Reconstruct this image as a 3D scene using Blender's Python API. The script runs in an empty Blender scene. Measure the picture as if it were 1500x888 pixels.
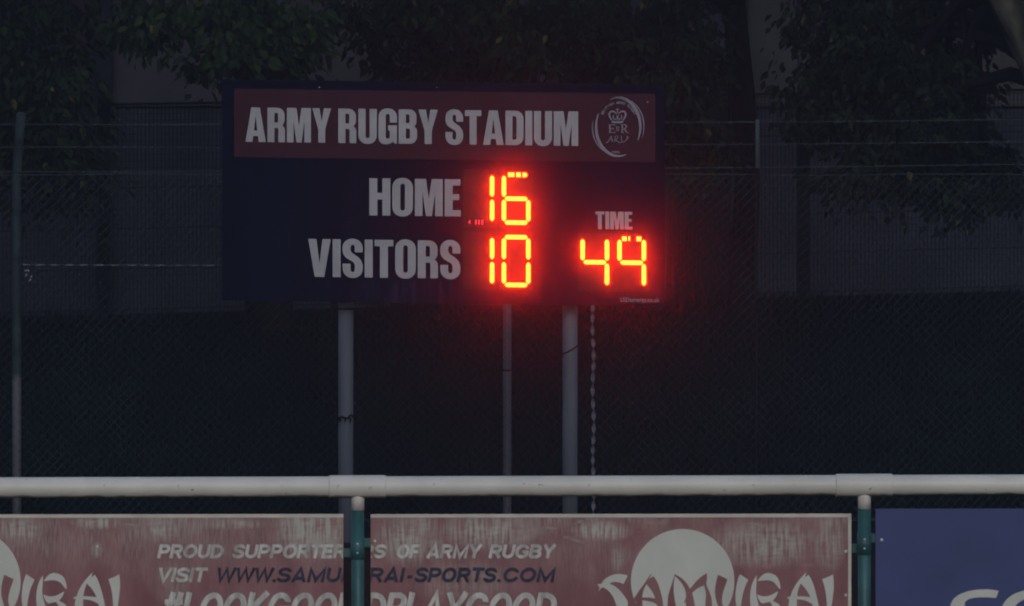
import bpy, bmesh, math, random
from mathutils import Vector, Matrix
from mathutils.geometry import tessellate_polygon
random.seed(7)
sc = bpy.context.scene
R = math.radians

# ------------------------------------------------------------------ camera, light, exposure
PXM = 11250.0            # pixels per radian of the 1500 px wide photograph
EYE = 2.0                # camera height in metres
HZ = 372.0               # horizon row in the photograph
cam_d = bpy.data.cameras.new('camera')
cam = bpy.data.objects.new('camera', cam_d)
sc.collection.objects.link(cam)
cam.location = (0, 0, EYE)
cam.rotation_euler = (R(90), 0, 0)
cam_d.sensor_width = 36.0
cam_d.lens = 36.0 * PXM / 1500.0
cam_d.shift_y = -(444.0 - HZ) / 1500.0
cam_d.dof.use_dof = True
cam_d.dof.focus_distance = 41.0
cam_d.dof.aperture_fstop = 13.5
cam_d.clip_start = 0.5
cam_d.clip_end = 2000
sc.camera = cam

SUN_EL, SUN_AZ = 27.0, 172.0      # azimuth measured from +Y, the light comes from behind the camera, a little to its right
world = bpy.data.worlds.new('World')
sc.world = world
world.use_nodes = True
nt = world.node_tree
sky = nt.nodes.new('ShaderNodeTexSky')
sky.sky_type = 'NISHITA'
sky.sun_disc = False
sky.sun_elevation = R(SUN_EL)
sky.sun_rotation = R(SUN_AZ)
sky.dust_density = 1.0
nt.nodes['Background'].inputs['Strength'].default_value = 0.14
nt.links.new(sky.outputs[0], nt.nodes['Background'].inputs['Color'])
sun_d = bpy.data.lights.new('sun', 'SUN')
sun_d.energy = 0.6
sun_d.angle = R(14)
sun_d.color = (1.0, 0.97, 0.92)
sun = bpy.data.objects.new('sun', sun_d)
sc.collection.objects.link(sun)
sdir = Vector((math.sin(R(SUN_AZ)) * math.cos(R(SUN_EL)), math.cos(R(SUN_AZ)) * math.cos(R(SUN_EL)), math.sin(R(SUN_EL))))
sun.rotation_euler = sdir.to_track_quat('Z', 'Y').to_euler()
sun.location = (20, -30, 40)
sc.view_settings.view_transform = 'Standard'
sc.view_settings.look = 'None'
sc.view_settings.gamma = 1.0
sc.view_settings.exposure = -0.69
sc.cycles.filter_width = 1.7
sc.cycles.use_denoising = True
sc.cycles.volume_bounces = 0
sc.cycles.max_bounces = 6
sc.cycles.transparent_max_bounces = 8

# ------------------------------------------------------------------ helpers
def P(px, py, Y):
    return Vector(((px - 750.0) * Y / PXM, Y, EYE - (py - HZ) * Y / PXM))

def tag(o, label=None, cat=None, group=None, kind=None):
    if label: o['label'] = label
    if cat: o['category'] = cat
    if group: o['group'] = group
    if kind: o['kind'] = kind
    return o

def link(name, me, mats=None, parent=None):
    o = bpy.data.objects.new(name, me)
    sc.collection.objects.link(o)
    if mats is not None:
        for m in (mats if isinstance(mats, (list, tuple)) else [mats]):
            me.materials.append(m)
    if parent is not None:
        o.parent = parent
        o.matrix_parent_inverse = Matrix.Translation(-parent.location)
    return o

def empty(name, loc):
    o = bpy.data.objects.new(name, None)
    o.empty_display_size = 0.2
    o.location = loc
    sc.collection.objects.link(o)
    return o

class MB:
    def __init__(s):
        s.v, s.f, s.m = [], [], []
    def add(s, vs, fs, mi=0):
        n = len(s.v)
        s.v += [tuple(v) for v in vs]
        for f in fs:
            s.f.append(tuple(i + n for i in f)); s.m.append(mi)
    def box(s, a, b, mi=0):
        x0, y0, z0 = a; x1, y1, z1 = b
        vs = [(x0,y0,z0),(x1,y0,z0),(x1,y1,z0),(x0,y1,z0),(x0,y0,z1),(x1,y0,z1),(x1,y1,z1),(x0,y1,z1)]
        s.add(vs, [(3,2,1,0),(4,5,6,7),(0,1,5,4),(1,2,6,5),(2,3,7,6),(3,0,4,7)], mi)
    def tube(s, pts, r, n=8, mi=0, caps=True):
        pts = [Vector(p) for p in pts]
        rs = r if isinstance(r, (list, tuple)) else [r] * len(pts)
        base = len(s.v); prev = None
        for i, p in enumerate(pts):
            d = (pts[min(i + 1, len(pts) - 1)] - pts[max(i - 1, 0)]).normalized()
            if prev is None:
                u = d.cross(Vector((0.12, 1, 0.05))).normalized()
                if u.length < .5: u = d.cross(Vector((1, 0, 0))).normalized()
            else:
                u = (prev - d * prev.dot(d)).normalized()
            prev = u; w = d.cross(u)
            for k in range(n):
                a = 2 * math.pi * k / n
                s.v.append(tuple(p + (u * math.cos(a) + w * math.sin(a)) * rs[i]))
        for i in range(len(pts) - 1):
            for k in range(n):
                a = base + i * n + k; b = base + i * n + (k + 1) % n
                s.f.append((a, b, b + n, a + n)); s.m.append(mi)
        if caps:
            s.f.append(tuple(base + k for k in reversed(range(n)))); s.m.append(mi)
            e = base + (len(pts) - 1) * n
            s.f.append(tuple(e + k for k in range(n))); s.m.append(mi)
    def build(s, name, mats, parent=None, smooth=False, bevel=0):
        me = bpy.data.meshes.new(name)
        me.from_pydata(s.v, [], s.f)
        me.update()
        if any(s.m):
            me.polygons.foreach_set('material_index', s.m)
        if smooth:
            me.polygons.foreach_set('use_smooth', [len(f) <= 4 for f in s.f])
        o = link(name, me, mats, parent)
        if bevel:
            b = o.modifiers.new('bevel', 'BEVEL'); b.width = bevel; b.segments = 2
        return o

def rounded(pts, n=5):
    """pts of (x, y) or (x, y, r): corner rounding with a quadratic arc"""
    out = []
    N = len(pts)
    for i, p in enumerate(pts):
        if len(p) == 2 or p[2] == 0:
            out.append((p[0], p[1])); continue
        c = Vector(p[:2]); a = Vector(pts[i - 1][:2]); b = Vector(pts[(i + 1) % N][:2])
        r = p[2]
        da = (a - c); db = (b - c)
        ra = min(r, da.length * (.5 if len(pts[i-1]) > 2 else .98)); rb = min(r, db.length * (.5 if len(pts[(i+1) % N]) > 2 else .98))
        s = c + da.normalized() * ra; e = c + db.normalized() * rb
        for k in range(n + 1):
            t = k / n
            # near circular: blend of quadratic bezier pulled towards the corner
            q = s * (1 - t) ** 3 + (s + (c - s) * .55) * 3 * t * (1 - t) ** 2 + (e + (c - e) * .55) * 3 * t * t * (1 - t) + e * t ** 3
            out.append((q.x, q.y))
    return out

def plate(mb, loops, Y, d, mi=0, f=None):
    """loops in photograph pixels (first the outline, then holes), front face d metres before plane Y"""
    loops = [[Vector((p[0], p[1], 0)) for p in lp] for lp in loops]
    tris = tessellate_polygon(loops)
    flat = [p for lp in loops for p in lp]
    front = [P(p.x, p.y, Y) + Vector((0, -d, 0)) for p in flat]
    back = [P(p.x, p.y, Y) for p in flat]
    n = len(flat)
    fs = []
    for t in tris:
        a, b, c = [front[i] for i in t]
        nrm = (b - a).cross(c - a)
        fs.append(tuple(t) if nrm.y < 0 else (t[0], t[2], t[1]))
    o = 0
    for lp in loops:
        m = len(lp)
        for i in range(m):
            j = (i + 1) % m
            fs.append((o + i, o + j, o + j + n, o + i + n))
        o += m
    mb.add(front + back, fs, mi)

def font_mesh(txt, bold=0.0, shear=0.0, spacing=1.0):
    cu = bpy.data.curves.new('t', 'FONT')
    cu.body = txt; cu.size = 1.0; cu.offset = bold; cu.space_character = spacing; cu.shear = shear
    cu.resolution_u = 3
    o = bpy.data.objects.new('t', cu)
    sc.collection.objects.link(o)
    dg = bpy.context.evaluated_depsgraph_get()
    me = bpy.data.meshes.new_from_object(o.evaluated_get(dg))
    vs = [v.co.copy() for v in me.vertices]; fs = [tuple(p.vertices) for p in me.polygons]
    bpy.data.objects.remove(o); bpy.data.curves.remove(cu); bpy.data.meshes.remove(me)
    return vs, fs

def font_px(mb, txt, x0, x1, ytop, ybase, Y, d, bold=0.0, shear=0.0, slope=0.0, clip=None, mi=0, spacing=1.0):
    vs, fs = font_mesh(txt, bold, shear, spacing)
    hv, _ = font_mesh('H', bold, 0)
    ch = max(v.y for v in hv)
    mnx = min(v.x for v in vs); mxx = max(v.x for v in vs)
    q = []
    for v in vs:
        x = x0 + (v.x - mnx) / (mxx - mnx) * (x1 - x0)
        y = ybase - v.y / ch * (ybase - ytop) + (x - x0) * slope
        q.append((x, y))
    if clip:
        bm = bmesh.new()
        bv = [bm.verts.new((a, b, 0)) for a, b in q]
        for f in fs:
            try: bm.faces.new([bv[i] for i in f])
            except ValueError: pass
        for cx, keep in clip:       # keep = 1 keeps x < cx, -1 keeps x > cx
            bmesh.ops.bisect_plane(bm, geom=bm.verts[:] + bm.edges[:] + bm.faces[:], plane_co=(cx, 0, 0), plane_no=(keep, 0, 0), clear_outer=True)
        bm.verts.index_update()
        q = [(v.co.x, v.co.y) for v in bm.verts]
        fs = [tuple(v.index for v in f.verts) for f in bm.faces]
        bm.free()
    pv = [P(a, b, Y) + Vector((0, -d, 0)) for a, b in q]
    out = []
    for f in fs:
        nn = (pv[f[1]] - pv[f[0]]).cross(pv[f[2]] - pv[f[0]])
        out.append(f if nn.y < 0 else tuple(reversed(f)))
    mb.add(pv, out, mi)

# ------------------------------------------------------------------ materials
def mat(name, col, rough=.7, var=.15, scale=6., bump=0., bscale=60., metal=0., col2=None, stretch=(1,1,1), spec=.3):
    m = bpy.data.materials.new(name); m.use_nodes = True
    n = m.node_tree; b = n.nodes['Principled BSDF']
    b.inputs['Roughness'].default_value = rough
    b.inputs['Metallic'].default_value = metal
    b.inputs['Specular IOR Level'].default_value = spec
    tc = n.nodes.new('ShaderNodeTexCoord'); mp = n.nodes.new('ShaderNodeMapping')
    geo = n.nodes.new('ShaderNodeNewGeometry')
    mp.inputs['Scale'].default_value = stretch
    n.links.new(geo.outputs['Position'], mp.inputs['Vector'])
    ns = n.nodes.new('ShaderNodeTexNoise'); ns.inputs['Scale'].default_value = scale; ns.inputs['Detail'].default_value = 6
    n.links.new(mp.outputs[0], ns.inputs['Vector'])
    rp = n.nodes.new('ShaderNodeValToRGB')
    c2 = col2 or tuple(c * (1 - var * 2) for c in col)
    c1 = col if col2 else tuple(min(1, c * (1 + var)) for c in col)
    rp.color_ramp.elements[0].color = (*c2, 1); rp.color_ramp.elements[0].position = .32
    rp.color_ramp.elements[1].color = (*c1, 1); rp.color_ramp.elements[1].position = .66
    n.links.new(ns.outputs['Fac'], rp.inputs[0]); n.links.new(rp.outputs[0], b.inputs['Base Color'])
    if bump:
        n2 = n.nodes.new('ShaderNodeTexNoise'); n2.inputs['Scale'].default_value = bscale; n2.inputs['Detail'].default_value = 4
        n.links.new(mp.outputs[0], n2.inputs['Vector'])
        bp = n.nodes.new('ShaderNodeBump'); bp.inputs['Strength'].default_value = bump; bp.inputs['Distance'].default_value = .01
        n.links.new(n2.outputs['Fac'], bp.inputs['Height']); n.links.new(bp.outputs[0], b.inputs['Normal'])
    return m

def nodes_of(m):
    return m.node_tree, m.node_tree.nodes['Principled BSDF']

M = {}
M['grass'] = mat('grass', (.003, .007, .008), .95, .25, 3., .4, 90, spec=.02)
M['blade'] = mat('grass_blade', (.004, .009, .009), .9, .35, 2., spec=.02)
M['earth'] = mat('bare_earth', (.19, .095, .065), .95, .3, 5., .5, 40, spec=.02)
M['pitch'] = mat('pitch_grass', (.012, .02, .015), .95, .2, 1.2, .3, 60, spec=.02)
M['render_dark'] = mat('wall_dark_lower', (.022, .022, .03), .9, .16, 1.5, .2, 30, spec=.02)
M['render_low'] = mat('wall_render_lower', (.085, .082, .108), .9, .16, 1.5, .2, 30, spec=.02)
M['render_wall'] = mat('wall_render', (.09, .085, .12), .9, .12, 1.2, .2, 30, spec=.02)
M['render_light'] = mat('wall_render_pale', (.14, .125, .135), .9, .12, 1.4, .2, 30, spec=.02)
M['render_brown'] = mat('wall_render_brown', (.07, .05, .07), .9, .14, 1.4, .2, 30, spec=.02)
M['pilaster'] = mat('pilaster_paint', (.045, .045, .06), .8, .15, 2., spec=.02)
M['kerb'] = mat('kerb_concrete', (.012, .012, .018), .9, .2, 4., .3, 30, spec=.02)
M['weld'] = mat('mesh_wire', (.014, .017, .025), .8, .15, 4., spec=.02)
M['darkpost'] = mat('dark_post_paint', (.012, .013, .022), .6, .15, 5., spec=.02)
M['chain'] = mat('chain_link_wire', (.065, .08, .095), .6, .2, 3., spec=.02)
M['galv'] = mat('galvanised_wire', (.065, .072, .095), .6, .2, 9.)
M['greypost'] = mat('grey_post_paint', (.115, .135, .175), .7, .12, 3., .05, 50, stretch=(3, 3, .6))
M['palepost'] = mat('pale_grey_post', (.15, .155, .19), .7, .12, 3.)
M['duntape'] = mat('dull_tape', (.115, .125, .15), .7, .2, 20., spec=.02)
M['whitetape'] = mat('white_tape', (.21, .21, .245), .6, .1, 20., spec=.02)
M['blackcable'] = mat('black_cable', (.006, .006, .008), .5, .1, 10., spec=.02)
M['navy'] = mat('navy_board_paint', (.0055, .0085, .026), .75, .12, 2.5, .05, 20, stretch=(3, 1, .5), col2=(.0032, .0055, .018), spec=.03)
M['maroon'] = mat('maroon_vinyl', (.060, .022, .034), .8, .08, 3., spec=.04)
M['vinyl'] = mat('white_vinyl', (.40, .40, .44), .5, .06, 5., .05, 40)
M['crest'] = mat('crest_vinyl', (.27, .25, .32), .5, .05, 8.)
M['tiny'] = mat('small_print_vinyl', (.30, .27, .31), .5, .05, 8.)
M['window'] = mat('digit_window', (.015, .004, .010), .6, .1, 10.)
M['unlit'] = mat('unlit_led', (.02, .004, .008), .7, .1, 30.)
M['rail'] = mat('rail_paint', (.74, .72, .66), .42, .06, 5., .05, 60, spec=.4)
M['cap'] = mat('white_cap_paint', (.72, .66, .62), .5, .08, 30.)
M['greenpost'] = mat('green_post_paint', (.035, .125, .135), .42, .12, 12., .05, 60, spec=.4)
M['bolt'] = mat('bolt_zinc', (.7, .7, .68), .35, .1, 40.)
M['bark'] = mat('bark', (.105, .10, .085), .95, .42, 7., .9, 18, stretch=(1, 1, .35), spec=.02)
M['bark_dark'] = mat('bark_dark', (.014, .013, .015), .95, .3, 5., .9, 18, stretch=(1, 1, .35), spec=.02)
M['trim'] = mat('board_trim_white', (.66, .63, .55), .6, .08, 8.)
M['logo_white'] = mat('logo_white', (.66, .67, .60), .6, .05, 5., .04, 60)
M['text_white'] = mat('print_white', (.60, .60, .55), .6, .18, 14., stretch=(3, 1, .7))
M['text_navy'] = mat('print_navy', (.035, .042, .075), .6, .25, 14., stretch=(3, 1, .7))
M['blueboard'] = mat('blue_board', (.052, .070, .205), .5, .14, 2.2, .03, 20)
M['board_back'] = mat('board_back', (.04, .04, .045), .8, .1, 5.)

# faded upright runs along the lower middle of the navy board
t, b = nodes_of(M['navy'])
geo = t.nodes.new('ShaderNodeNewGeometry'); mp = t.nodes.new('ShaderNodeMapping'); mp.inputs['Scale'].default_value = (26, 1, 1.2)
t.links.new(geo.outputs['Position'], mp.inputs['Vector'])
ns = t.nodes.new('ShaderNodeTexNoise'); ns.inputs['Scale'].default_value = 2.2; t.links.new(mp.outputs[0], ns.inputs['Vector'])
mr = t.nodes.new('ShaderNodeMapRange'); mr.inputs['From Min'].default_value = .5; mr.inputs['From Max'].default_value = .66; t.links.new(ns.outputs['Fac'], mr.inputs['Value'])
sp = t.nodes.new('ShaderNodeSeparateXYZ'); t.links.new(geo.outputs['Position'], sp.inputs[0])
mz = t.nodes.new('ShaderNodeMapRange'); mz.inputs['From Min'].default_value = 1.84; mz.inputs['From Max'].default_value = 1.76; t.links.new(sp.outputs['Z'], mz.inputs['Value'])
mxl = t.nodes.new('ShaderNodeMapRange'); mxl.inputs['From Min'].default_value = -1.35; mxl.inputs['From Max'].default_value = -1.1; t.links.new(sp.outputs['X'], mxl.inputs['Value'])
mxr = t.nodes.new('ShaderNodeMapRange'); mxr.inputs['From Min'].default_value = -.30; mxr.inputs['From Max'].default_value = -.45; t.links.new(sp.outputs['X'], mxr.inputs['Value'])
fac = mr.outputs[0]
for q in (mz, mxl, mxr):
    mm_ = t.nodes.new('ShaderNodeMath'); mm_.operation = 'MULTIPLY'; t.links.new(fac, mm_.inputs[0]); t.links.new(q.outputs[0], mm_.inputs[1]); fac = mm_.outputs[0]
mx = t.nodes.new('ShaderNodeMix'); mx.data_type = 'RGBA'; src = b.inputs['Base Color'].links[0].from_socket
t.links.new(fac, mx.inputs[0]); t.links.new(src, mx.inputs[6]); mx.inputs[7].default_value = (.022, .020, .06, 1)
t.links.new(mx.outputs[2], b.inputs['Base Color'])

# rail: green algae on the underside, a few specks
t, b = nodes_of(M['rail'])
geo = t.nodes.new('ShaderNodeNewGeometry'); sp = t.nodes.new('ShaderNodeSeparateXYZ'); t.links.new(geo.outputs['Normal'], sp.inputs[0])
ns = t.nodes.new('ShaderNodeTexNoise'); ns.inputs['Scale'].default_value = 14; ns.inputs['Detail'].default_value = 5
t.links.new(geo.outputs['Position'], ns.inputs['Vector'])
ma = t.nodes.new('ShaderNodeMath'); ma.operation = 'MULTIPLY_ADD'; t.links.new(ns.outputs['Fac'], ma.inputs[0]); ma.inputs[1].default_value = -.6
t.links.new(sp.outputs['Z'], ma.inputs[2])
mr = t.nodes.new('ShaderNodeMapRange'); mr.inputs['From Min'].default_value = -1.24; mr.inputs['From Max'].default_value = -1.02
mr.inputs['To Min'].default_value = 1; mr.inputs['To Max'].default_value = 0
t.links.new(ma.outputs[0], mr.inputs['Value'])
mx = t.nodes.new('ShaderNodeMix'); mx.data_type = 'RGBA'
src = b.inputs['Base Color'].links[0].from_socket
t.links.new(mr.outputs[0], mx.inputs[0]); t.links.new(src, mx.inputs[6]); mx.inputs[7].default_value = (.12, .17, .10, 1)
n3 = t.nodes.new('ShaderNodeTexNoise'); n3.inputs['Scale'].default_value = 55; n3.inputs['Detail'].default_value = 2
t.links.new(geo.outputs['Position'], n3.inputs['Vector'])
m3 = t.nodes.new('ShaderNodeMapRange'); m3.inputs['From Min'].default_value = .70; m3.inputs['From Max'].default_value = .76
t.links.new(n3.outputs['Fac'], m3.inputs['Value'])
mx2 = t.nodes.new('ShaderNodeMix'); mx2.data_type = 'RGBA'
t.links.new(m3.outputs[0], mx2.inputs[0]); t.links.new(mx.outputs[2], mx2.inputs[6]); mx2.inputs[7].default_value = (.25, .24, .2, 1)
t.links.new(mx2.outputs[2], b.inputs['Base Color'])

# worn maroon sponsor board: paint scuffed to a pale grey, in scrapes and fine upright streaks
def worn_mat():
    m = bpy.data.materials.new('worn_maroon_board'); m.use_nodes = True
    t, b = nodes_of(m)
    b.inputs['Roughness'].default_value = .65
    N = t.nodes.new; L = t.links.new
    geo = N('ShaderNodeNewGeometry')
    def noise(stretch, scale, detail=6, dist=0.):
        mp = N('ShaderNodeMapping'); mp.inputs['Scale'].default_value = stretch; L(geo.outputs['Position'], mp.inputs['Vector'])
        n = N('ShaderNodeTexNoise'); n.inputs['Scale'].default_value = scale; n.inputs['Detail'].default_value = detail
        n.inputs['Distortion'].default_value = dist
        L(mp.outputs[0], n.inputs['Vector']); return n.outputs['Fac']
    def rng(s, a, c, lo=0., hi=1.):
        r = N('ShaderNodeMapRange'); r.inputs['From Min'].default_value = a; r.inputs['From Max'].default_value = c
        r.inputs['To Min'].default_value = lo; r.inputs['To Max'].default_value = hi; L(s, r.inputs['Value']); return r.outputs[0]
    def mul(a, c, op='MULTIPLY'):
        x = N('ShaderNodeMath'); x.operation = op
        for i, s in enumerate((a, c)):
            if isinstance(s, (int, float)): x.inputs[i].default_value = s
            else: L(s, x.inputs[i])
        return x.outputs[0]
    sp = N('ShaderNodeSeparateXYZ'); L(geo.outputs['Position'], sp.inputs[0])
    high = rng(sp.outputs['Z'], .72, .985)                       # wear is heavier near the top edge
    streak = rng(noise((70, 1, 5), 3., 5), .36, .72)           # fine upright streaks
    fine = rng(noise((120, 1, 14), 3., 3), .35, .7)
    blot = rng(noise((1, 1, 1.6), 2.3, 5, .8), .40, .68)
    scr = rng(noise((1.2, 1, 7), 3.6, 6, 1.6), .575, .68)        # sideways scrapes
    w1 = mul(mul(streak, blot), mul(high, .75, 'MULTIPLY_ADD') if False else mul(high, .15, 'ADD'))
    w2 = mul(scr, rng(noise((1, 1, 1), 5., 4), .42, .6))
    w3 = mul(mul(w2, high), .75)
    # scuffed places of their own: px, py, half width, half height in photograph pixels, strength
    patch = None
    vstr = rng(noise((34, 1, 3), 3., 6), .38, .60)
    for px, py, ax_, az_, k in ((458, 778, 66, 50, 1.0), (30, 775, 46, 26, .8), (142, 766, 44, 12, .9), (235, 776, 34, 24, .8), (330, 768, 80, 10, .7), (250, 850, 40, 40, .35),
                                (600, 788, 60, 48, .8), (720, 778, 90, 32, .8), (880, 778, 52, 18, 1.0), (1120, 795, 95, 42, .75), (1215, 790, 30, 55, .6), (905, 818, 12, 26, .7), (141, 806, 10, 14, 1.0), (680, 850, 90, 40, .35)):
        cx_p, cz_p = (px - 750) * 30 / PXM, EYE - (py - HZ) * 30 / PXM
        dx_ = mul(mul(sp.outputs['X'], -cx_p, 'ADD'), PXM / 30 / ax_); dz_ = mul(mul(sp.outputs['Z'], -cz_p, 'ADD'), PXM / 30 / az_)
        d2 = mul(mul(dx_, dx_), mul(dz_, dz_), 'ADD')
        e = rng(d2, 0., 1., k, 0.)
        patch = e if patch is None else mul(patch, e, 'MAXIMUM')
    smear = rng(noise((1.5, 1, 6), 9., 6, 1.2), .35, .62)
    pw_ = mul(patch, mul(mul(vstr, .95), mul(smear, .4), 'ADD'))
    w3 = mul(w3, pw_, 'MAXIMUM')
    w = mul(mul(w1, w3, 'MAXIMUM'), mul(fine, .05), 'ADD')
    w.node.use_clamp = True
    base = N('ShaderNodeValToRGB')
    base.color_ramp.elements[0].color = (.215, .074, .085, 1); base.color_ramp.elements[1].color = (.32, .138, .145, 1)
    base.color_ramp.elements[0].position = .35; base.color_ramp.elements[1].position = .68
    L(noise((3, 1, 1), 4., 7), base.inputs[0])
    mx = N('ShaderNodeMix'); mx.data_type = 'RGBA'
    L(w, mx.inputs[0]); L(base.outputs[0], mx.inputs[6]); mx.inputs[7].default_value = (.52, .50, .44, 1)
    L(mx.outputs[2], b.inputs['Base Color'])
    return m
M['worn'] = worn_mat()

# fence post: dark green upper part, lighter grey below a set height
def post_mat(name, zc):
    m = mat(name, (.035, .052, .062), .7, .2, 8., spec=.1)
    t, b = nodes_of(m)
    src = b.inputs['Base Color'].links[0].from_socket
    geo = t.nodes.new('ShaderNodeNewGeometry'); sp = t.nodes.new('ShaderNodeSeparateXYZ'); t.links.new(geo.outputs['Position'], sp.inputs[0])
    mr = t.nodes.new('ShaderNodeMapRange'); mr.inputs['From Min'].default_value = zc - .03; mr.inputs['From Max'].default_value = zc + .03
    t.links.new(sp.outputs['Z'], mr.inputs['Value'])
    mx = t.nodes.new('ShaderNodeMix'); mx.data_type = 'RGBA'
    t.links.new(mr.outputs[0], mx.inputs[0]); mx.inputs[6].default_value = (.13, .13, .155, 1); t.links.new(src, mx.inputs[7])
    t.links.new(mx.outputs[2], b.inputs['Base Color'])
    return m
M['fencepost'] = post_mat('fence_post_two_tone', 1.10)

def led_mat(name, col, s):
    m = bpy.data.materials.new(name); m.use_nodes = True
    t, b = nodes_of(m)
    b.inputs['Base Color'].default_value = (.1, .005, .01, 1)
    b.inputs['Emission Color'].default_value = (*col, 1)
    b.inputs['Emission Strength'].default_value = s
    return m
M['led'] = led_mat('lit_led', (1.0, .0165, .0013), 160.0)
M['led_dim'] = led_mat('faint_led', (1.0, .05, .12), 1.6)

def leaf_mat(name, c1, c2, c3=None):
    m = bpy.data.materials.new(name); m.use_nodes = True
    t, b = nodes_of(m)
    b.inputs['Roughness'].default_value = .6
    b.inputs['Specular IOR Level'].default_value = .03
    at = t.nodes.new('ShaderNodeAttribute'); at.attribute_name = 'tone'
    rp = t.nodes.new('ShaderNodeValToRGB')
    rp.color_ramp.elements[0].color = (*c1, 1); rp.color_ramp.elements[1].color = (*c2, 1)
    rp.color_ramp.elements[1].position = .9
    if c3:
        e = rp.color_ramp.elements.new(.97); e.color = (*c3, 1)
    t.links.new(at.outputs['Fac'], rp.inputs[0]); t.links.new(rp.outputs[0], b.inputs['Base Color'])
    return m
M['leaf_a'] = leaf_mat('leaf_dark', (.005, .010, .008), (.020, .034, .016), (.08, .075, .03))
M['leaf_b'] = leaf_mat('leaf_mid', (.007, .016, .009), (.030, .052, .020), (.12, .09, .04))

# ------------------------------------------------------------------ ground and bank
def crest_z(x):     # foot of the far fence, rising gently to the right
    return 1.46 + .026 * x
Y_FOOT, Y_CREST = 60.0, 70.0
g = MB()
g.add([(-200, -120, 0), (200, -120, 0), (200, Y_FOOT - 2, 0), (-200, Y_FOOT - 2, 0)], [(0, 1, 2, 3)])
g.add([(-200, Y_FOOT - 2, 0), (200, Y_FOOT - 2, 0), (200, 300, -.02), (-200, 300, -.02)], [(0, 1, 2, 3)])
tag(g.build('ground', M['pitch']), kind='structure')

def bank_h(x, y):
    t = min(1, max(0, (y - Y_FOOT + 1.5) / (Y_CREST - Y_FOOT)))
    t = t * t * (3 - 2 * t)
    xx = max(-14, min(14, x))
    return .012 + crest_z(xx) * t + .05 * math.sin(x * 1.3 + y * .7) * math.sin(y * 1.9) * t * (1 - t) * 2
NX, NY = 90, 40
g = MB()
vs = [(-30 + 60 * i / NX, Y_FOOT - 1.6 + (40 if j == NY else (Y_CREST - Y_FOOT + 1.6) * j / (NY - 1)), 0) for j in range(NY + 1) for i in range(NX + 1)]
vs = [(x, y, bank_h(x, y)) for x, y, _ in vs]
fs = [(j * (NX + 1) + i, j * (NX + 1) + i + 1, (j + 1) * (NX + 1) + i + 1, (j + 1) * (NX + 1) + i) for j in range(NY) for i in range(NX)]
g.add(vs, fs)
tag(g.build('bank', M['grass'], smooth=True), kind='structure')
# bare earth strip under the far fence
g = MB(); n = 50
for i in range(n + 1):
    x = -4.1 + 4.2 * i / n
    w = .9 * math.sin(math.pi * i / n) ** .6 + .05 + .06 * math.sin(i * 1.7)
    for yy in (Y_CREST - .15 - w, Y_CREST - .15 - w * .5, Y_CREST - .15):
        g.v.append((x, yy, bank_h(x, yy) + .012))
for i in range(n):
    for k in range(2):
        a = i * 3 + k; g.f.append((a, a + 3, a + 4, a + 1)); g.m.append(0)
for q in range(len(g.f)): g.f[q] = tuple(g.f[q])
tag(g.build('earth_strip', M['earth']), kind='structure')

# grass tufts over the bank
g = MB()
for k in range(42000):
    x = random.uniform(-7.5, 7.5); y = random.uniform(Y_FOOT - 1, Y_CREST - .1)
    if -3.9 < x < -.1 and y > Y_CREST - 1.0 and random.random() < .93: continue
    z = bank_h(x, y) - .005
    h = random.uniform(.04, .13) * (1.5 if math.sin(x * 2.1 + math.sin(y)) * math.sin(y * 1.7) > .3 else 1)
    a = random.uniform(0, math.pi); dx, dy = math.cos(a) * .008, math.sin(a) * .008
    lx, ly = random.gauss(0, .03), random.gauss(0, .03)
    g.add([(x - dx, y - dy, z), (x + dx, y + dy, z), (x + lx, y + ly, z + h)], [(0, 1, 2)])
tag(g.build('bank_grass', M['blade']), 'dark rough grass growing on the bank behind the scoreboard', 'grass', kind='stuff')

# ------------------------------------------------------------------ building behind
YB = 76.0
def bx(px): return (px - 750) * YB / PXM
def bz(py): return EYE - (py - HZ) * YB / PXM
bl = empty('building', (0, YB, crest_z(0) - .1))
tag(bl, 'long pale rendered building with dark upright pilasters, behind the trees', 'building')
edges = [-900, -420, 152, 560, 1083, 1560, 2100]
tones = ['render_wall', 'render_brown', 'render_light', 'render_wall', 'render_light', 'render_wall']
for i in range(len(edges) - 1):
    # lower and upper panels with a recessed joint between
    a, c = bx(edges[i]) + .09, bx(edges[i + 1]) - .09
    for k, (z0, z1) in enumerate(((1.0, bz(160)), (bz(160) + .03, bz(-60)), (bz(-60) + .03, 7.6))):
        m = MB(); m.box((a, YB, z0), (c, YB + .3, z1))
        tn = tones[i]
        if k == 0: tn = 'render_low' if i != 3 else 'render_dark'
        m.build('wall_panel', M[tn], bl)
for e in edges:
    m = MB(); m.box((bx(e) - .085, YB - .08, 1.0), (bx(e) + .085, YB + .3, 7.6)); m.build('pilaster', M['pilaster'], bl, bevel=.01)
m = MB(); m.box((bx(edges[0]), YB + .31, 1.0), (bx(edges[-1]), YB + 8, 7.55)); m.build('wall', M['render_wall'], bl)
m = MB(); m.box((bx(edges[0]) - .2, YB - .2, 7.62), (bx(edges[-1]) + .2, YB + 8.2, 7.9)); m.build('roof', M['kerb'], bl)

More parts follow.
